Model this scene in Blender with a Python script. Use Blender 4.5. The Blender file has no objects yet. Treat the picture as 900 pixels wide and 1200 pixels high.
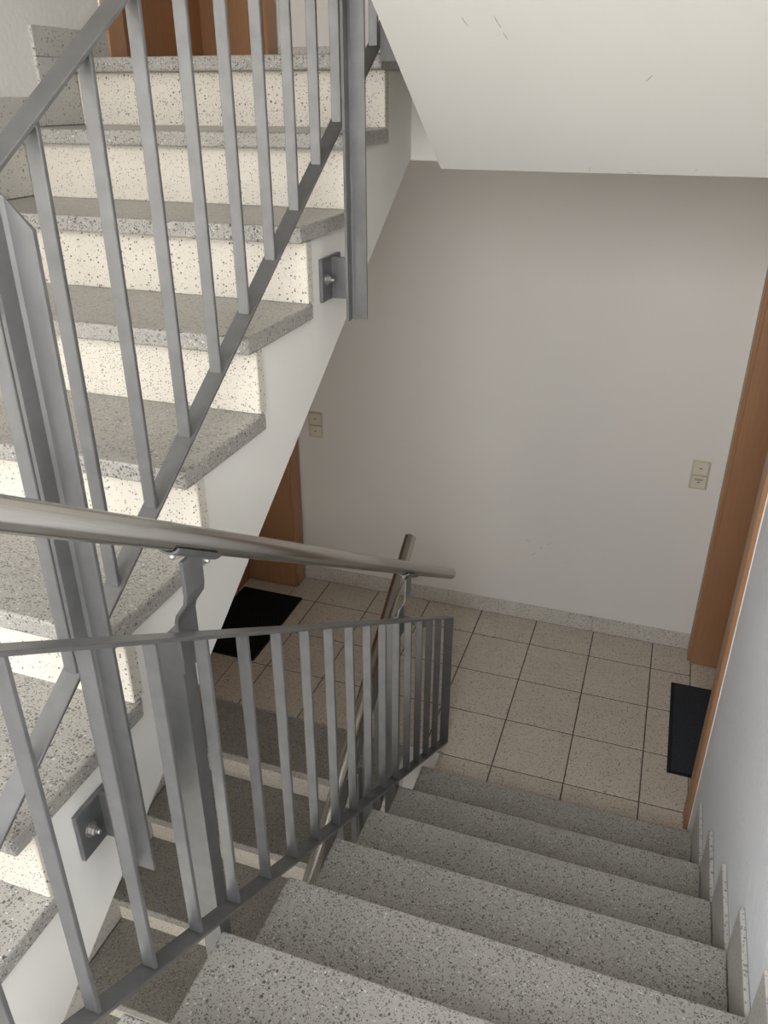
import bpy, bmesh, math, random
from mathutils import Vector, Matrix
random.seed(7)
SC = bpy.context.scene
COL = SC.collection

# ------------------------------------------------------------------ camera
YAW, PITCH, ROLL, FPX = 0.3351, 0.47596, -0.00113, 950.2
cam_d = bpy.data.cameras.new('camera')
cam_d.sensor_fit = 'VERTICAL'; cam_d.sensor_height = 36.0
cam_d.lens = FPX / 1200.0 * 36.0
cam_d.clip_start = 0.02
cam = bpy.data.objects.new('camera', cam_d); COL.objects.link(cam)
fw = Vector((-math.sin(YAW)*math.cos(PITCH), math.cos(YAW)*math.cos(PITCH), -math.sin(PITCH)))
rt = Vector((math.cos(YAW), math.sin(YAW), 0)); up = rt.cross(fw)
r2 = rt*math.cos(ROLL) + up*math.sin(ROLL); u2 = up*math.cos(ROLL) - rt*math.sin(ROLL)
M = Matrix((r2, u2, -fw)).transposed().to_4x4()
M.translation = Vector((0.6313, -2.2460, 2.4834))
cam.matrix_world = M
SC.camera = cam

# ------------------------------------------------------------------ world, daylight, exposure
SC.view_settings.view_transform = 'Standard'
SC.view_settings.look = 'None'
SC.view_settings.gamma = 1.0
SC.view_settings.exposure = 0.0
SC.view_settings.use_curve_mapping = False
SKY = 11.4
w = bpy.data.worlds.new('sky'); SC.world = w; w.use_nodes = True
wt = w.node_tree; bg = wt.nodes['Background']; bg.inputs[1].default_value = SKY
tc = wt.nodes.new('ShaderNodeTexCoord'); sx = wt.nodes.new('ShaderNodeSeparateXYZ'); cr = wt.nodes.new('ShaderNodeValToRGB')
wt.links.new(tc.outputs['Generated'], sx.inputs[0])
mr = wt.nodes.new('ShaderNodeMapRange'); mr.inputs[1].default_value = -1; mr.inputs[2].default_value = 1
wt.links.new(sx.outputs['Z'], mr.inputs[0]); wt.links.new(mr.outputs[0], cr.inputs[0]); wt.links.new(cr.outputs[0], bg.inputs[0])
e = cr.color_ramp.elements                      # bright hazy sky over a duller ground
e[0].position = .47; e[0].color = (.38, .36, .33, 1)
e[1].position = .53; e[1].color = (1.0, .985, .96, 1)
n_ = e.new(1.0); n_.color = (.86, .91, 1.0, 1)

def window_light(name, loc, sx, sz):
    """window opening through which the sky is sampled"""
    d = bpy.data.lights.new(name, 'AREA'); d.shape = 'RECTANGLE'
    d.size = sx; d.size_y = sz; d.cycles.is_portal = True
    o = bpy.data.objects.new(name, d); COL.objects.link(o)
    o.location = loc; o.rotation_euler = (math.radians(90), 0, 0)   # aims at +Y, into the stairwell
    return o
YWIN = -2.86
window_light('daylight_upper_window', (-.055, YWIN, 2.53), 2.01, 1.94)
window_light('daylight_lower_window', (-.055, YWIN, -.44), 2.01, 1.16)
window_light('daylight_top_window', (-.055, YWIN, 4.60), 2.01, .92)

# ------------------------------------------------------------------ key dimensions (metres)
XL, XR = -1.126, 1.001           # plastered side walls
YB, YF = 1.393, -2.64            # back wall, window wall
H = 0.175
TA, TB = 0.2768, 0.2707          # goings of the right-hand and left-hand flights
ZU = 2.577                       # storey height
ZH = 1.225                       # half landing
XA, XB = 0.0, -0.146             # open tread edges
NB0 = -0.0227                    # y of the top nosing of the left flight
TH = 0.037                       # tread thickness
NA = lambda k: -(k-1)*TA + (0.012 if k == 1 else 0.0)
NB = lambda m: NB0 - m*TB

# ------------------------------------------------------------------ materials
def nt(name):
    m = bpy.data.materials.new(name); m.use_nodes = True
    t = m.node_tree; b = t.nodes['Principled BSDF']
    return m, t, b
def node(t, typ, **kw):
    n = t.nodes.new(typ)
    for k, v in kw.items():
        setattr(n, k, v)
    return n
def mathn(t, op, a, b=None):
    n = node(t, 'ShaderNodeMath', operation=op)
    for i, v in enumerate((a, b)):
        if v is None: continue
        if isinstance(v, (int, float)): n.inputs[i].default_value = v
        else: t.links.new(v, n.inputs[i])
    return n.outputs[0]
def mixc(t, fac, a, b):
    n = node(t, 'ShaderNodeMix', data_type='RGBA')
    for i, v in ((0, fac), (6, a), (7, b)):
        if isinstance(v, (int, float)): n.inputs[i].default_value = v
        elif isinstance(v, tuple): n.inputs[i].default_value = (*v, 1)
        else: t.links.new(v, n.inputs[i])
    return n.outputs[2]
def noise(t, vec, scale, detail=2, rough=.5):
    n = node(t, 'ShaderNodeTexNoise'); n.inputs['Scale'].default_value = scale
    n.inputs['Detail'].default_value = detail; n.inputs['Roughness'].default_value = rough
    t.links.new(vec, n.inputs['Vector']); return n.outputs['Fac']
def ramp(t, fac, a, b):
    n = node(t, 'ShaderNodeMapRange'); n.inputs[1].default_value = a; n.inputs[2].default_value = b
    t.links.new(fac, n.inputs[0]); return n.outputs[0]
def bump(t, b, h, strength, dist):
    n = node(t, 'ShaderNodeBump'); n.inputs['Strength'].default_value = strength
    n.inputs['Distance'].default_value = dist
    t.links.new(h, n.inputs['Height']); t.links.new(n.outputs[0], b.inputs['Normal'])

def chips(t, vec, scale, keep, radius, soft=.06):
    """mask of stone chips: random cells of a voronoi, shrunk and wobbled"""
    nz = node(t, 'ShaderNodeTexNoise'); nz.inputs['Scale'].default_value = scale*1.3
    t.links.new(vec, nz.inputs['Vector'])
    mx = node(t, 'ShaderNodeVectorMath', operation='SCALE'); mx.inputs['Scale'].default_value = .9/scale
    t.links.new(nz.outputs['Color'], mx.inputs[0])
    ad = node(t, 'ShaderNodeVectorMath', operation='ADD')
    t.links.new(vec, ad.inputs[0]); t.links.new(mx.outputs[0], ad.inputs[1])
    v = node(t, 'ShaderNodeTexVoronoi'); v.inputs['Scale'].default_value = scale
    t.links.new(ad.outputs[0], v.inputs['Vector'])
    sep = node(t, 'ShaderNodeSeparateColor'); t.links.new(v.outputs['Color'], sep.inputs[0])
    on = mathn(t, 'GREATER_THAN', sep.outputs[0], 1-keep)
    rad = mathn(t, 'MULTIPLY', mathn(t, 'ADD', sep.outputs[1], .45), radius)
    d = mathn(t, 'SUBTRACT', rad, v.outputs['Distance'])
    inside = ramp(t, d, 0.0, soft)
    return mathn(t, 'MULTIPLY', on, inside), sep.outputs[2]

def terrazzo(name, base, base2, dark, layers, white=None, rough=.35):
    m, t, b = nt(name)
    g = node(t, 'ShaderNodeNewGeometry').outputs['Position']
    c = mixc(t, ramp(t, noise(t, g, 7, 3), .35, .65), base, base2)
    c = mixc(t, mathn(t, 'MULTIPLY', noise(t, g, 260, 2), .35), c, tuple(x*.62 for x in base))
    if white:
        mk, rnd = chips(t, g, white[0], white[1], white[2]); c = mixc(t, mk, c, white[3])
    for i, (s, k, r) in enumerate(layers):
        off = node(t, 'ShaderNodeVectorMath', operation='ADD'); t.links.new(g, off.inputs[0])
        off.inputs[1].default_value = (3.1*i+1.7, 5.3*i, 2.2*i)
        mk, rnd = chips(t, off.outputs[0], s, k, r)
        dk = mixc(t, rnd, dark, tuple(min(1, x*2.6+.02) for x in dark))
        c = mixc(t, mk, c, dk)
    t.links.new(c, b.inputs['Base Color']); b.inputs['Roughness'].default_value = rough
    return m
TREAD = terrazzo('grey_terrazzo', (.36, .343, .31), (.318, .302, .272), (.055, .053, .05),
                 [(150, .30, .37), (290, .60, .40)], white=(210, .12, .38, (.52, .515, .49)), rough=.3)
RISER = terrazzo('cream_terrazzo', (.66, .615, .53), (.62, .575, .495), (.055, .05, .042),
                 [(150, .40, .27), (250, .45, .28)], rough=.45)
SKIRT = terrazzo('skirting_terrazzo', (.52, .50, .465), (.47, .455, .42), (.11, .105, .10),
                 [(100, .42, .34), (180, .5, .34)], rough=.45)
TILE = terrazzo('beige_floor_tile', (.67, .605, .505), (.61, .55, .46), (.15, .12, .10),
                [(130, .42, .33), (210, .5, .34)], rough=.4)
BSKIRT = terrazzo('pale_skirting_tile', (.70, .67, .61), (.65, .62, .56), (.16, .14, .12),
                  [(140, .40, .33), (220, .5, .33)], rough=.45)

def plain(name, colr, rough=.6, metal=0.0, vary=.06, vscale=3.0, bmp=None, spec=.5):
    m, t, b = nt(name)
    g = node(t, 'ShaderNodeNewGeometry').outputs['Position']
    c = mixc(t, ramp(t, noise(t, g, vscale, 4), .3, .7), tuple(x*(1-vary) for x in colr), colr)
    t.links.new(c, b.inputs['Base Color'])
    b.inputs['Roughness'].default_value = rough; b.inputs['Metallic'].default_value = metal
    b.inputs['Specular IOR Level'].default_value = spec
    if bmp:
        bump(t, b, noise(t, g, bmp[0], bmp[3] if len(bmp) > 3 else 3, .55), bmp[1], bmp[2])
    return m
PLASTER = plain('white_plaster', (.73, .71, .67), .85, vary=.03, bmp=(55, .35, .004), spec=.2)
PLASTER_R = plain('white_roughcast_plaster', (.82, .835, .86), .8, vary=.03, bmp=(42, .55, .007), spec=.25)
PLASTER_B = plain('smooth_back_wall_paint', (.83, .80, .75), .75, vary=.03, vscale=1.5, bmp=(90, .12, .002), spec=.25)
PAINT = plain('white_concrete_paint', (.76, .745, .70), .6, vary=.025, vscale=2, bmp=(14, .12, .006), spec=.3)
GROUT = plain('dark_grout', (.10, .082, .065), .9)
STEEL = plain('galvanised_steel', (.185, .184, .183), .40, metal=.5, vary=.18, vscale=28, bmp=(160, .10, .001))
PLATE = plain('dark_galvanised_plate', (.20, .205, .21), .5, metal=.6, vary=.2, vscale=40)
ZINC = plain('zinc_bolt', (.55, .54, .52), .35, metal=.9, vary=.15, vscale=60)
MATBLK = plain('black_ribbed_mat', (.020, .019, .018), .95, vary=.4, vscale=120, spec=.1)
MATBLU = plain('blue_black_pile', (.060, .067, .076), .95, vary=.5, vscale=180, bmp=(300, .8, .004), spec=.1)
RUBBER = plain('black_rubber_edge', (.010, .010, .011), .8, vary=.2)
PLASTIC = plain('cream_plastic', (.68, .63, .51), .35, vary=.02)
PLASTIC3 = plain('cream_plastic_inner_frame', (.46, .42, .33), .4, vary=.02)
PLASTIC2 = plain('cream_plastic_rocker', (.72, .67, .54), .3, vary=.02)
INK = plain('dark_print', (.06, .05, .04), .6)
PAPER = plain('paper_label', (.60, .56, .47), .7)
FRAME = plain('white_window_frame', (.8, .8, .79), .4, vary=.02)
SCUFF = plain('grey_scuff', (.42, .41, .385), .9)
CAULK = plain('white_caulk', (.85, .85, .83), .6, vary=.02)

def brushed():
    m, t, b = nt('brushed_stainless')
    tc = node(t, 'ShaderNodeTexCoord').outputs['Object']
    mp = node(t, 'ShaderNodeMapping'); mp.inputs['Scale'].default_value = (90, 2.0, 90)
    t.links.new(tc, mp.inputs['Vector'])
    n = noise(t, mp.outputs[0], 6, 3)
    c = mixc(t, n, (.40, .38, .35), (.54, .52, .48)); t.links.new(c, b.inputs['Base Color'])
    b.inputs['Metallic'].default_value = .95; b.inputs['Roughness'].default_value = .24
    return m
TUBE = brushed()
def wood(name, a, c2):
    m, t, b = nt(name)
    g = node(t, 'ShaderNodeNewGeometry').outputs['Position']
    mp = node(t, 'ShaderNodeMapping'); mp.inputs['Scale'].default_value = (30, 30, 1.6)
    t.links.new(g, mp.inputs['Vector'])
    n = ramp(t, noise(t, mp.outputs[0], 4, 5, .6), .3, .7)
    t.links.new(mixc(t, n, a, c2), b.inputs['Base Color']); b.inputs['Roughness'].default_value = .42
    return m
WOOD = wood('beech_veneer_frame', (.35, .182, .092), (.40, .212, .11))
LEAF = wood('beech_veneer_leaf', (.33, .15, .06), (.38, .18, .075))
def glass():
    m, t, b = nt('window_glass')
    t.nodes.remove(b)
    tr = node(t, 'ShaderNodeBsdfTransparent'); gl = node(t, 'ShaderNodeBsdfGlossy'); gl.inputs['Roughness'].default_value = .02
    mx = node(t, 'ShaderNodeMixShader'); mx.inputs[0].default_value = .06
    t.links.new(tr.outputs[0], mx.inputs[1]); t.links.new(gl.outputs[0], mx.inputs[2])
    t.links.new(mx.outputs[0], t.nodes['Material Output'].inputs['Surface'])
    return m
GLASS = glass()

# ------------------------------------------------------------------ mesh helpers
def link(name, me, mat, parent=None, loc=None):
    o = bpy.data.objects.new(name, me); COL.objects.link(o)
    if mat and not me.materials: me.materials.append(mat)
    if parent: o.parent = parent
    if loc: o.location = loc
    return o
def empty(name, loc=(0, 0, 0)):
    o = bpy.data.objects.new(name, None); COL.objects.link(o); o.location = loc
    o.empty_display_size = .1
    return o
def tag(o, label, cat=None, group=None, kind=None):
    o['label'] = label
    if cat: o['category'] = cat
    if group: o['group'] = group
    if kind: o['kind'] = kind
    return o
def bm_box(bm, x0, x1, y0, y1, z0, z1):
    vs = [bm.verts.new(p) for p in ((x0,y0,z0),(x1,y0,z0),(x1,y1,z0),(x0,y1,z0),(x0,y0,z1),(x1,y0,z1),(x1,y1,z1),(x0,y1,z1))]
    for f in ((3,2,1,0),(4,5,6,7),(0,1,5,4),(1,2,6,5),(2,3,7,6),(3,0,4,7)):
        bm.faces.new([vs[i] for i in f])
def finish(bm, name, bev=0, seg=2, smooth=False):
    if bev: bmesh.ops.bevel(bm, geom=list(bm.edges), offset=bev, segments=seg, profile=.5, affect='EDGES')
    bmesh.ops.recalc_face_normals(bm, faces=bm.faces)
    me = bpy.data.meshes.new(name); bm.to_mesh(me); bm.free()
    if smooth:
        for p in me.polygons: p.use_smooth = True
    return me
def boxme(name, x0, x1, y0, y1, z0, z1, bev=0, seg=2):
    bm = bmesh.new(); bm_box(bm, min(x0,x1), max(x0,x1), min(y0,y1), max(y0,y1), min(z0,z1), max(z0,z1))
    return finish(bm, name, bev, seg)
def box(name, r, mat, parent=None, bev=0, seg=2):
    """box given by world ranges, its origin at the base centre"""
    x0, x1, y0, y1, z0, z1 = r
    c = Vector(((x0+x1)/2, (y0+y1)/2, min(z0, z1)))
    if parent: c = c - Vector(parent.get('_o', (0, 0, 0)))
    hx, hy, hz = abs(x1-x0)/2, abs(y1-y0)/2, abs(z1-z0)
    return link(name, boxme(name, -hx, hx, -hy, hy, 0, hz, bev, seg), mat, parent, c)
def boxes(name, rs, mat, parent=None):
    bm = bmesh.new()
    for r in rs: bm_box(bm, *r)
    return link(name, finish(bm, name), mat, parent)
def prism_x(name, prof, x0, x1, mat, parent=None, bev=0):
    """closed (y,z) profile extruded along x"""
    bm = bmesh.new()
    a = [bm.verts.new((x0, y, z)) for y, z in prof]; b = [bm.verts.new((x1, y, z)) for y, z in prof]
    bm.faces.new(a); bm.faces.new(b[::-1]); n = len(prof)
    for i in range(n): bm.faces.new((a[i], b[i], b[(i+1) % n], a[(i+1) % n]))
    return link(name, finish(bm, name, bev, 2), mat, parent)
def prism_z(name, prof, z0, z1, mat, parent=None, bev=0, ztop=None):
    """closed (x,y) profile extruded along z; ztop(x,y) cuts the top obliquely"""
    bm = bmesh.new()
    a = [bm.verts.new((x, y, z0)) for x, y in prof]
    b = [bm.verts.new((x, y, ztop(x, y) if ztop else z1)) for x, y in prof]
    bm.faces.new(a); bm.faces.new(b[::-1]); n = len(prof)
    for i in range(n): bm.faces.new((a[i], b[i], b[(i+1) % n], a[(i+1) % n]))
    return link(name, finish(bm, name, bev, 2), mat, parent)
def tube(name, p0, p1, r, mat, parent=None, seg=24):
    """capped tube with chamfered ends, y axis along the tube"""
    p0, p1 = Vector(p0), Vector(p1); L = (p1-p0).length
    bm = bmesh.new(); rings = []
    for yy, rr in ((0, 0), (0, r*.86), (.003, r), (L-.003, r), (L, r*.86), (L, 0)):
        if rr == 0: rings.append([bm.verts.new((0, yy, 0))])
        else: rings.append([bm.verts.new((rr*math.cos(2*math.pi*i/seg), yy, rr*math.sin(2*math.pi*i/seg))) for i in range(seg)])
    for a, b in zip(rings, rings[1:]):
        for i in range(seg):
            j = (i+1) % seg
            if len(a) == 1: bm.faces.new((a[0], b[j], b[i]))
            elif len(b) == 1: bm.faces.new((a[i], a[j], b[0]))
            else: bm.faces.new((a[i], a[j], b[j], b[i]))
    me = finish(bm, name)
    for p in me.polygons: p.use_smooth = abs(p.normal.y) < .5
    o = link(name, me, mat, parent, p0)
    o.rotation_euler = (p1-p0).to_track_quat('Y', 'Z').to_euler()
    return o

# ------------------------------------------------------------------ shell of the stairwell
ZB, ZT = -2.9, 5.25
DY0, DY1, DH = 0.27, 1.29, 2.04          # door openings in the side walls
def side_wall(name, xi, xo, doors, mat):
    rs = [(xi, xo, YF-.3, DY0, ZB, ZT), (xi, xo, DY1, YB+.3, ZB, ZT)]
    z = ZB
    for d in doors:
        rs.append((xi, xo, DY0, DY1, z, d-.02)); z = d + DH
    rs.append((xi, xo, DY0, DY1, z, ZT))
    rs = [(min(a, b), max(a, b), c, d, e, f) for a, b, c, d, e, f in rs]
    o = boxes(name, rs, mat)
    return o
wl = side_wall('wall_left', XL, XL-.36, [0.0, ZU], PLASTER)
tag(wl, 'white textured plaster wall along the left flight', kind='structure')
wr = side_wall('wall_right', XR, XR+.36, [0.0], PLASTER_R)
tag(wr, 'bright white roughcast wall beside the descending flight', kind='structure')
wb = boxes('wall_back', [(XL, XR, YB, YB+.3, ZB, ZT)], PLASTER_B)
tag(wb, 'pale wall across the tiled landing', kind='structure')
WX0, WX1 = -1.06, .95
WZ = [(-1.02, .14), (1.56, 3.50), (4.14, 5.06)]
rs = [(XL, WX0, YF-.3, YF, ZB, ZT), (WX1, XR, YF-.3, YF, ZB, ZT)]
z = ZB
for a, b in WZ:
    rs.append((WX0, WX1, YF-.3, YF, z, a)); z = b
rs.append((WX0, WX1, YF-.3, YF, z, ZT))
wf = boxes('wall_front', rs, PLASTER); tag(wf, 'window wall of the stairwell', kind='structure')
ce = boxes('ceiling', [(XL, XR, YF, YB, ZT, ZT+.2)], PAINT); tag(ce, 'white stairwell ceiling', kind='structure')
for i, (a, b) in enumerate(WZ):
    t = empty(f'window_{i+1}'); tag(t, 'white framed stairwell window', kind='structure')
    y0, y1 = YF-.22, YF-.16
    for r in ((WX0, WX1, y0, y1, a, a+.06), (WX0, WX1, y0, y1, b-.06, b), (WX0, WX0+.06, y0, y1, a+.06, b-.06),
              (WX1-.06, WX1, y0, y1, a+.06, b-.06), (-.06, 0, y0, y1, a+.06, b-.06)):
        box('window_frame', r, FRAME, t, .004)
    for xa, xb in ((WX0+.06, -.06), (0, WX1-.06)):
        box('window_pane', (xa, xb, YF-.194, YF-.186, a+.06, b-.06), GLASS, t)

# tiled landings ---------------------------------------------------
S = .2955; GX, GY = -.0698, 1.1622
tile_cache = {}
def tile_piece(par, x0, x1, y0, y1, z, name='tile', mat=TILE, th=.010):
    g = .0026
    hx, hy = round((x1-x0)/2-g, 4), round((y1-y0)/2-g, 4)
    k = (name, hx, hy, th)
    if k not in tile_cache:
        bm = bmesh.new(); bm_box(bm, -hx, hx, -hy, hy, -th, 0)
        top = [e for e in bm.edges if all(v.co.z > -.001 for v in e.verts)]
        bmesh.ops.bevel(bm, geom=top, offset=.0015, segments=1, affect='EDGES')
        tile_cache[k] = finish(bm, name)
    return link(name, tile_cache[k], mat, par, ((x0+x1)/2, (y0+y1)/2, z))
def landing(name, z, label):
    f = boxes(name, [(XL, XR, .2757, YB, z-.27, z-.0016), (XA+.010, XR, .0, .2757, z-.27, z-.0016)], None)
    f.data.materials.append(PAINT); f.data.materials.append(GROUT)
    for p in f.data.polygons:
        if p.normal.z > .9: p.material_index = 1
    tag(f, label, kind='structure')
    xs = [GX+i*S for i in range(-4, 5)]; ys = [GY-j*S for j in range(-1, 6)]
    for i in range(len(xs)-1):
        for j in range(len(ys)-1):
            x0, x1, y1, y0 = xs[i], xs[i+1], ys[j], ys[j+1]
            cx = (x0+x1)/2; cy = (y0+y1)/2
            if cy < .2757:
                if cx < GX: continue
                x0 = max(x0, XA)
            x0, x1 = max(x0, XL), min(x1, XR); y1 = min(y1, YB-.012)
            y0 = max(y0, -.026)
            if x1-x0 < .03 or y1-y0 < .03: continue
            tile_piece(f, x0, x1, y0, y1, z)
    return f
landing('floor', 0.0, 'beige speckled square tiles of the lower landing')
landing('floor_upper', ZU, 'upper landing at the head of the left flight')
def half_landing(name, z, label):
    h = boxes(name, [(XL, XR, YF, -2.06, z-.22, z), (XA, XR, -2.06, NA(7)-.07, z-.22, z), (XL, XB-.014, -2.06, NB(7)+.04, z-.22, z)], None)
    h.data.materials.append(PAINT); h.data.materials.append(TREAD)
    for p in h.data.polygons:
        if p.normal.z > .9: p.material_index = 1
    tag(h, label, kind='structure'); return h
half_landing('floor_half_landing', ZH, 'grey terrazzo half landing at the window')
half_landing('floor_half_landing_lower', ZH-ZU, 'lower half landing below the stairs')
half_landing('floor_half_landing_upper', ZH+ZU, 'upper half landing above the stairs')
fb = boxes('floor_base', [(XL, XR, YF, YB, ZB-.2, ZB+.2)], TILE); tag(fb, 'ground level of the stairwell', kind='structure')

# skirting of the landing back wall
def baseboard(name, z, label, hgt=.085):
    t = empty(name); tag(t, label, kind='structure')
    xs = [XL+.002, -.94, -.452, .018, .507, XR-.002]
    for a, b in zip(xs, xs[1:]):
        o = link('skirting_tile', boxme('skirting_tile', a+.0012, b-.0012, YB-.013, YB-.0005, z-.002, z+hgt, .0015, 1), BSKIRT, t)
    return t
baseboard('baseboard_back', 0.0, 'speckled terrazzo skirting below the back wall')
baseboard('baseboard_back_upper', ZU, 'speckled terrazzo skirting on the upper landing')

# ------------------------------------------------------------------ stair flights
def tread_mesh(name, x0, x1, depth, front):
    """front = +1: nosing points to +y, -1: to -y; origin at the nosing top"""
    bm = bmesh.new()
    bm_box(bm, x0, x1, min(0, -front*depth), max(0, -front*depth), -TH, 0)
    fe = [e for e in bm.edges if sum(abs(v.co.y) < 1e-5 for v in e.verts) == 2]
    oth = [e for e in bm.edges if e not in fe]
    bmesh.ops.bevel(bm, geom=list(bm.edges), offset=.005, segments=2, profile=.5, affect='EDGES')
    return finish(bm, name)
def flight_right(z0, label, name='stair_flight', group=None):
    """descends away from the camera, open edge at x = XA"""
    t = empty(name, (0, 0, 0)); tag(t, label, 'stairs')
    x1 = .988
    top = []
    for k in range(1, 8):
        zt = k*H; yn = NA(k)
        yb = NA(k+1)-.04 if k < 7 else NA(k)-.07
        top += [(yn-.07, zt-H-TH if k > 1 else -.004), (yn-.07, zt-TH)]
    prof = [(-.06+.012, -.06), (NA(1)-.07, -.004)] + top[1:]
    ye = NA(7)-.0701
    prof += [(ye, 7*H-TH), (ye, ZH-.22)]
    sof = lambda y: -.27 - .632*y
    prof += [(-1.68, sof(-1.68)), (0.0, -.27), (0.0, -.06)]
    clean = []
    for p in prof:
        if not clean or (abs(p[0]-clean[-1][0])+abs(p[1]-clean[-1][1])) > 1e-4: clean.append(p)
    body = prism_x('flight_body', [(y, z+z0) for y, z in clean], XA+.010, XR-.001, PAINT, t)
    tm = tread_mesh('tread', XA, x1, TA+.055, 1)
    rm = boxme('riser', XA+.006, x1, -.07, -.04, 0, H-TH, .002, 1)
    r1 = boxme('riser', XA+.006, x1, -.07, -.04, 0, H-TH, .002, 1)
    sm = boxme('skirting_tile', x1, XR-.001, -TA-.036, 0, 0, .150, .002, 1)
    for k in range(1, 8):
        link('tread', tm, TREAD, t, (0, NA(k), z0+k*H))
        link('riser', rm, RISER, t, (0, NA(k), z0+(k-1)*H))
        link('skirting_tile', sm, SKIRT, t, (0, NA(k), z0+k*H))
    # upright end strips of pale grout between tread and skirting
    return t
def flight_left(z0, label, name='stair_flight', nst=8):
    """rises away from the camera to z0, open edge at x = XB"""
    t = empty(name, (0, 0, 0)); tag(t, label, 'stairs')
    xi = XL+.013
    prof = [(.2757, z0-TH)]
    for m in range(0, nst):
        prof.append((NB(m)+.07, z0-m*H-TH))
        if m < nst-1: prof.append((NB(m)+.07, z0-(m+1)*H-TH))
    zl = z0-ZU+ZH
    ye = NB(nst-1)+.0701
    prof += [(ye, zl-.22)]
    sof = lambda y: z0-.267 + .6465*(y-.2657)
    prof += [(ye, sof(ye)), (.2657, z0-.267), (.2757, z0-.267)]
    prism_x('flight_body', prof, XL+.001, XB-.014, PAINT, t)
    tm = tread_mesh('tread', xi, XB, TB+.055, -1)
    t0 = tread_mesh('tread', xi, XB, .2757-NB0-.003, -1)
    rm = boxme('riser', xi, XB-.006, .04, .07, -H, -TH, .002, 1)
    up_ = boxme('skirting_tile', XL+.001, xi, -.123+.001, TB-.123-.001, .0005, .075, .0015, 1)
    lo_ = boxme('skirting_tile', XL+.001, xi, -.123+.001, .042, -H+.001, -.0005, .0015, 1)
    hs_ = boxme('skirting_tile', XL+.001, xi, -.123+.001, DY0-NB0-.075, .0005, .075, .0015, 1)
    for m in range(0, nst):
        p = (0, NB(m), z0-m*H)
        link('tread', t0 if m == 0 else tm, TREAD, t, p)
        link('riser', rm, RISER, t, p)
        link('skirting_tile', hs_ if m == 0 else up_, SKIRT, t, p)
        link('skirting_tile', lo_, SKIRT, t, p)
    return t
fa = flight_right(0.0, 'grey terrazzo stair flight going down to the tiled landing')
fbk = flight_left(ZU, 'stair flight with cream speckled risers going up to the upper landing')
fc = flight_left(0.0, 'shaded stair flight going down from the tiled landing under the other flights')
fa2 = flight_right(ZU, 'white sloping underside of the stair flight overhead')

# faint scuffs on the painted underside overhead
def scuff(parent, name, p, q, wdt, nrm, mat=SCUFF):
    wdt *= .65
    p, q = Vector(p), Vector(q); d = (q-p).normalized(); s = d.cross(Vector(nrm)).normalized()*wdt
    n = Vector(nrm).normalized()*.0008
    bm = bmesh.new(); N = 5
    L = []; R_ = []
    for i in range(N+1):
        f = i/N; c = p+(q-p)*f + s*.5*math.sin(5*f); ww = s*math.sin(math.pi*(.08+.84*f))*random.uniform(.5, 1)
        L.append((c+ww, c-ww))
    up_v = [[bm.verts.new(v+n) for v in ab] for ab in L]; dn_v = [[bm.verts.new(v-n*.5) for v in ab] for ab in L]
    for i in range(N):
        bm.faces.new((up_v[i][0], up_v[i][1], up_v[i+1][1], up_v[i+1][0]))
        bm.faces.new((up_v[i][0], up_v[i+1][0], dn_v[i+1][0], dn_v[i][0]))
        bm.faces.new((up_v[i][1], dn_v[i][1], dn_v[i+1][1], up_v[i+1][1]))
    return link(name, finish(bm, name), mat, parent)
sz = lambda y: ZU - .27 - .632*y
sn = (0, -.534, -.845)
SOFFIT_MARKS = ((.240, -.488, .248, -.457, .0014), (.251, -.447, .257, -.428, .0013), (.177, -.486, .184, -.463, .0012),
                (.522, -.315, .534, -.331, .0018), (.395, -.009, .400, -.027, .0012), (.488, -.006, .505, -.006, .0016),
                (.512, -.007, .520, -.008, .0016), (.646, -.017, .649, -.027, .0012))
for (xa, ya, xb, yb, wd) in SOFFIT_MARKS:
    scuff(fa2, 'scuff_mark', (xa, ya, sz(ya)), (xb, yb, sz(yb)), wd, sn)
for (xa, za, xb, zb) in ((.126, .468, .150, .458), (.205, .435, .215, .428), (.24, .46, .26, .475), (.165, .385, .19, .405), (.345, .375, .352, .38)):
    scuff(wb, 'scuff_mark', (xa, YB, za), (xb, YB, zb), .0018, (0, -1, 0))

# ------------------------------------------------------------------ railings
BW, BT = .018, .008         # half width and thickness of the flat bars
def rail_bar(name, x, ya, yb, za, zb, par):
    bm = bmesh.new()
    for v in ((x-BW, ya, za), (x+BW, ya, za), (x+BW, yb, zb), (x-BW, yb, zb)): bm.verts.new(v)
    lo = list(bm.verts); hi = [bm.verts.new(v.co+Vector((0, 0, BT))) for v in lo]
    bm.faces.new(lo[::-1]); bm.faces.new(hi)
    for i in range(4): bm.faces.new((lo[i], lo[(i+1) % 4], hi[(i+1) % 4], hi[i]))
    return link(name, finish(bm, name, .0012, 1), STEEL, par)
def l_post(par, xw, sx, yfl, sy, zb, zt, slope):
    """angle profile: web in the y-z plane at xw, flange at yfl turned to sx; sy = direction of the web from the flange"""
    a, aw, th = .042, .036, .006
    P = [(xw, yfl), (xw+sx*a, yfl), (xw+sx*a, yfl+sy*th), (xw+sx*(th+.004), yfl+sy*th), (xw+sx*th, yfl+sy*(th+.004)), (xw+sx*th, yfl+sy*aw), (xw, yfl+sy*aw)]
    return prism_z('post', P, zb, zt, STEEL, par, 0, lambda x, y: zt - 1.1*max(0, abs(x-xw)-th))
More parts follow.
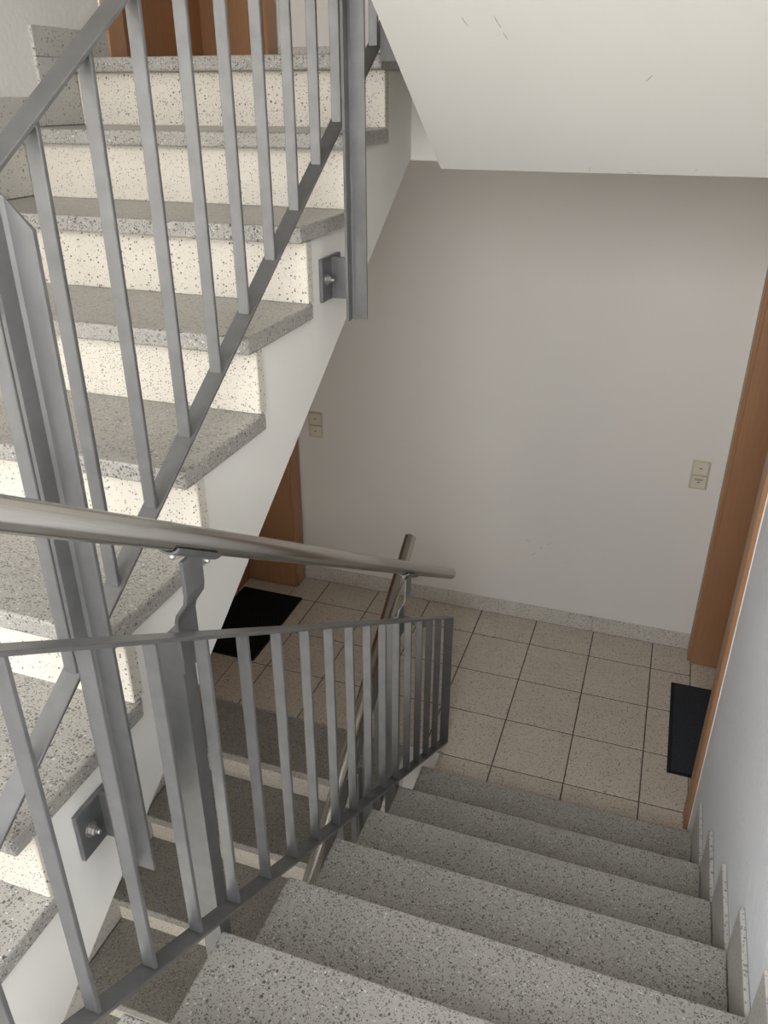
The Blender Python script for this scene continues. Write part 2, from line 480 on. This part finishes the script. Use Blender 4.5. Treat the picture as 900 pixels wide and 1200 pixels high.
def hexnut(par, loc, r, l, seg=6, sx=1, name='nut'):
    bm = bmesh.new()
    a = [bm.verts.new((0, r*math.cos(2*math.pi*i/seg), r*math.sin(2*math.pi*i/seg))) for i in range(seg)]
    b = [bm.verts.new((sx*l*.8, v.co.y, v.co.z)) for v in a]
    c = [bm.verts.new((sx*l, v.co.y*.82, v.co.z*.82)) for v in a]
    bm.faces.new(a); bm.faces.new(c)
    for p, q in ((a, b), (b, c)):
        for i in range(seg): bm.faces.new((p[i], p[(i+1) % seg], q[(i+1) % seg], q[i]))
    return link(name, finish(bm, name), ZINC, par, loc)
def s_bracket(par, xw, xh, y0, sx, z0, z1, slope):
    """cranked flat bar from the post to the handrail, with a saddle plate"""
    th, wd = .007, .054
    zc = z0 + .45*(z1-z0)
    zs = [(xw, z0-.09), (xw, z0+.012), (xw+(xh-xw)*.15, z0+.025), (xh-(xh-xw)*.12, zc-.008), (xh, zc+.008), (xh, z1)]
    bm = bmesh.new(); rows = []
    for x, z in zs:
        rows.append([bm.verts.new((x-th/2, y0, z)), bm.verts.new((x+th/2, y0, z)), bm.verts.new((x+th/2, y0+wd, z)), bm.verts.new((x-th/2, y0+wd, z))])
    for a, b in zip(rows, rows[1:]):
        for i in range(4): bm.faces.new((a[i], a[(i+1) % 4], b[(i+1) % 4], b[i]))
    bm.faces.new(rows[0]); bm.faces.new(rows[-1])
    o = link('handrail_bracket', finish(bm, 'handrail_bracket', .001, 1), STEEL, par)
    # curved saddle under the tube
    bm = bmesh.new(); ym = y0+wd/2; R = .0225; rows = []
    for yy in (ym-.055, ym+.055):
        ring = []
        for i in range(7):
            an = math.radians(-150+20*i)
            for rr in (R, R+.004): ring.append(bm.verts.new((xh+rr*math.cos(an), yy, z1+.021+rr*math.sin(an)+slope*(yy-ym))))
        rows.append(ring)
    for i in range(6):
        for off in (0, 1):
            bm.faces.new((rows[0][2*i+off], rows[0][2*i+2+off], rows[1][2*i+2+off], rows[1][2*i+off]))
        for r in rows: bm.faces.new((r[2*i], r[2*i+1], r[2*i+3], r[2*i+2]))
    for i in (0, 12): bm.faces.new((rows[0][i], rows[0][i+1], rows[1][i+1], rows[1][i]))
    link('saddle', finish(bm, 'saddle'), STEEL, o)
    for yy in (ym-.045, ym+.045):
        bm = bmesh.new(); bmesh.ops.create_uvsphere(bm, u_segments=10, v_segments=6, radius=.0055)
        link('screw', finish(bm, 'screw', smooth=True), ZINC, o, (xh, yy, z1-.008+slope*(yy-ym)))
    return o

def railing(label, dz, xp, nose, slope, cb, ct, ya, yb, balus, posts, sgn, hr, brk=True, clip=None):
    """xp: panel plane, nose(y): nosing line, sgn=+1: stairs on the +x side (right flight)"""
    t = empty('stair_railing'); tag(t, label, 'railing', 'steel stair railings')
    zb = lambda y: nose(y)+cb+dz
    zt = lambda y: nose(y)+ct+dz
    rail_bar('bottom_rail', xp, ya, yb, zb(ya), zb(yb), t)
    rail_bar('top_rail', xp, ya, yb, zt(ya), zt(yb), t)
    hgt = ct-cb-BT
    for y, nm in [(y, 'baluster') for y in balus] + [(ya+BT/2, 'end_bar'), (yb-BT/2, 'end_bar')]:
        bm = bmesh.new()
        d = .004*slope
        bw = .0118 if nm == 'baluster' else BW
        vs = [(xp-bw, -.004, -d), (xp+bw, -.004, -d), (xp+bw, .004, d), (xp-bw, .004, d)]
        lo = [bm.verts.new(v) for v in vs]; hi = [bm.verts.new((v[0], v[1], v[2]+hgt)) for v in vs]
        bm.faces.new(lo[::-1]); bm.faces.new(hi)
        for i in range(4): bm.faces.new((lo[i], lo[(i+1) % 4], hi[(i+1) % 4], hi[i]))
        link(nm, finish(bm, nm, .0012, 1), STEEL, t, (0, y, zb(y)+BT))
    xw = -.035 if sgn > 0 else -.100       # post webs stand in the well, just beside the panel
    xface = XA+.010 if sgn > 0 else XB-.014
    xh = hr[0]
    for yf in posts:
        z = nose(yf)+dz
        # web points away from the flange: down the well for both kinds
        p = l_post(t, xw, -sgn, yf, sgn, z-.35, z+(.700 if sgn > 0 else .742), slope)
        zc = z-.255
        yfin = yf + sgn*.000
        bp = link('base_plate', boxme('base_plate', xface-sgn*.0008, xface-sgn*.010, yf+sgn*.06 if sgn > 0 else yf-.058, yf-sgn*.06, zc-.05, zc+.05, .001, 1), PLATE, t)
        for s in (-1, 1):
            yb_ = yf+s*.032
            hexnut(bp, (xface-sgn*.010, yb_, zc), .0135, .002, 18, -sgn, 'washer')
            hexnut(bp, (xface-sgn*.012, yb_, zc), .0088, .008, 6, -sgn, 'nut')
            hexnut(bp, (xface-sgn*.021, yb_, zc), .0045, .008, 12, -sgn, 'bolt_end')
        link('fin_plate', boxme('fin_plate', xface-sgn*.009, xw-sgn*.004, yf+sgn*.0, yf-sgn*.008, zc-.05, zc+.048, .001, 1), STEEL, t)
        if brk:
            ym = yf + sgn*.025
            f_ = (ym-hr[1])/(hr[3]-hr[1]); zh = hr[2]+f_*(hr[4]-hr[2])
            s_bracket(t, xw+sgn*.004, xh, min(yf-.006, yf+sgn*.048), sgn, z+.70, zh-.021*1.18, slope)
    tube('handrail', (xh, hr[1], hr[2]), (xh, hr[3], hr[4]), .0212, TUBE, t)
    if clip:
        link('tie_bar', boxme('tie_bar', *clip, .001, 1), STEEL, t)
    return t
noseA = lambda y: H - .632*y
noseB = lambda y: .6465*(y-NB0)
balA = [.152 - .1247*i for i in range(0, 17)]
balB = [-1.46 + .1262*i for i in range(-4, 13)]
hA = (-.008, -2.05, 2.330, .372, .832)
hC = (-.138, -2.15, -.62, .262, 1.031)
railing('grey steel railing with handrail along the descending right flight', 0, .008, noseA, -.632, .052, .690, -1.95, .318, balA, [-1.343, -.205], 1, hA,
        clip=(-.125, .002, .076, .084, .772, .802))
railing('grey steel railing with handrail along the flight going up to the upper landing', ZU, -.152, noseB, .6465, .038, .727, -2.10, .12, balB, [-1.465, -.385], -1,
        (-.190, -2.15, ZU+noseB(-2.15)+.93, .30, ZU+noseB(.30)+.93))
railing('shaded lower railing with sloping tube handrail rising behind the front railing', 0, -.152, noseB, .6465, .038, .640, -2.10, .12, balB, [-1.465, -.385], -1, hC)
railing('steel railing end showing beside the white sloping underside overhead', ZU, .008, noseA, -.632, .052, .690, -1.95, .318, balA, [-1.343, -.235], 1, (hA[0], hA[1], hA[2]+ZU, hA[3], hA[4]+ZU))

# ------------------------------------------------------------------ doors in deep timber linings
def door(n, side, z, label, handle=True):
    """side +1: right wall, -1: left wall"""
    xw = XR if side > 0 else XL
    t = empty(f'door_{n}'); tag(t, label, kind='structure')
    X = lambda d: xw + side*d              # d: depth behind the wall face
    def part(nm, d0, d1, y0, y1, z0, z1, mat, par=t, bev=.0015):
        a, b = sorted((X(d0), X(d1)))
        return link(nm, boxme(nm, a, b, y0, y1, z+z0, z+z1, bev, 1), mat, par)
    D = .285; lt = .022
    part('lining', -.002, D, DY0, DY0+lt, 0, DH, WOOD)
    part('lining', -.002, D, DY1-lt, DY1, 0, DH, WOOD)
    part('lining', -.002, D, DY0+lt, DY1-lt, DH-lt, DH, WOOD)
    cw, ct = .080, .018
    part('casing', -ct, 0, DY0-cw, DY0+.010, 0, DH+cw, WOOD, bev=.003)
    part('casing', -ct, 0, DY1-.010, DY1+cw, 0, DH+cw, WOOD, bev=.003)
    part('casing', -ct, 0, DY0+.010, DY1-.010, DH-.010, DH+cw, WOOD, bev=.003)
    part('caulk_strip', -.003, 0, DY0-cw-.003, DY0-cw, 0, DH+cw, CAULK, bev=0)
    lf = part('leaf', D, D+.04, DY0, DY1, -.018, DH, LEAF)
    sl = part('sill_tile', .002, D, DY0+lt, DY1-lt, -.012, -.0005, TILE)
    if handle:
        hp = part('handle_plate', D-.008, D, DY1-lt-.085, DY1-lt-.045, .93, 1.15, ZINC, lf)
        part('handle', D-.055, D-.008, DY1-lt-.075, DY1-lt-.060, 1.055, 1.070, ZINC, lf)
        part('handle', D-.060, D-.045, DY1-lt-.185, DY1-lt-.058, 1.053, 1.072, ZINC, lf, .004)
    return t
door(1, 1, 0.0, 'brown timber doorway in the right wall of the tiled landing')
door(2, -1, 0.0, 'dark timber doorway behind the stairs at the left of the tiled landing')
door(3, -1, ZU, 'orange brown timber doorway on the upper landing', False)

# ------------------------------------------------------------------ door mats
def mat_thing(name, label, x0, x1, y0, y1, edge, pile, ribs):
    t = empty(name, ((x0+x1)/2, (y0+y1)/2, 0)); tag(t, label, 'doormat')
    hx, hy = (x1-x0)/2, (y1-y0)/2
    b = .016 if not ribs else .004
    link('rubber_edge', boxme('rubber_edge', -hx, hx, -hy, hy, 0, .005, .002, 1), edge, t)
    if ribs:
        n = 42; rm = boxme('rib', -hx+b, hx-b, -.0052, .0052, .0045, .013, .0025, 1)
        for i in range(n):
            link('rib', rm, pile, t, (random.uniform(-.003, .003), -hy+b+(2*hy-2*b)*(i+.5)/n, 0))
    else:
        link('pile', boxme('pile', -hx+b, hx-b, -hy+b, hy-b, .004, .010, .003, 2), pile, t)
    return t
mat_thing('doormat', 'dark blue-black doormat with rubber edge at the right doorway', .914, 1.30, .472, 1.080, RUBBER, MATBLU, False)
mat_thing('doormat', 'black ribbed doormat at the left doorway under the stairs', -1.398, -1.033, .575, 1.165, RUBBER, MATBLK, True)

# ------------------------------------------------------------------ light switches on the back wall
def switch(label, xc, zc, lettered):
    t = empty('light_switch', (xc, YB, zc)); tag(t, label, 'switch', 'double switches on the back wall')
    def part(nm, x0, x1, y0, y1, z0, z1, mat, par=t, bev=.001, seg=1):
        return link(nm, boxme(nm, x0, x1, y0, y1, z0, z1, bev, seg), mat, par)
    part('plate', -.040, .040, -.009, 0, -.070, .070, PLASTIC, bev=.003, seg=2)
    for s in (1, -1):
        zz = s*.034
        fr = part('insert', -.035, .035, -.0112, -.007, zz-.0325, zz+.0325, PLASTIC3, bev=.0012)
        rk = part('rocker', -.0325, .0325, -.0145, -.009, zz-.030, zz+.030, PLASTIC2, bev=.0018, seg=2)
        part('symbol', -.006, .006, -.0150, -.0143, zz-.0015, zz+.0025, INK, rk, 0)
        if lettered and s < 0:
            part('name_strip', -.020, .020, -.0150, -.0143, zz+.008, zz+.020, PAPER, rk, 0)
            x = -.017
            while x < .015:
                wd = random.uniform(.002, .005)
                part('lettering', x, x+wd, -.0153, -.0149, zz+.011, zz+.0150, INK, rk, 0); x += wd+.0013
    return t
switch('cream double switch with small printed label near the right doorway', .884, .945, True)
switch('cream double switch beside the left doorway, partly behind the stairs', -1.010, .950, False)
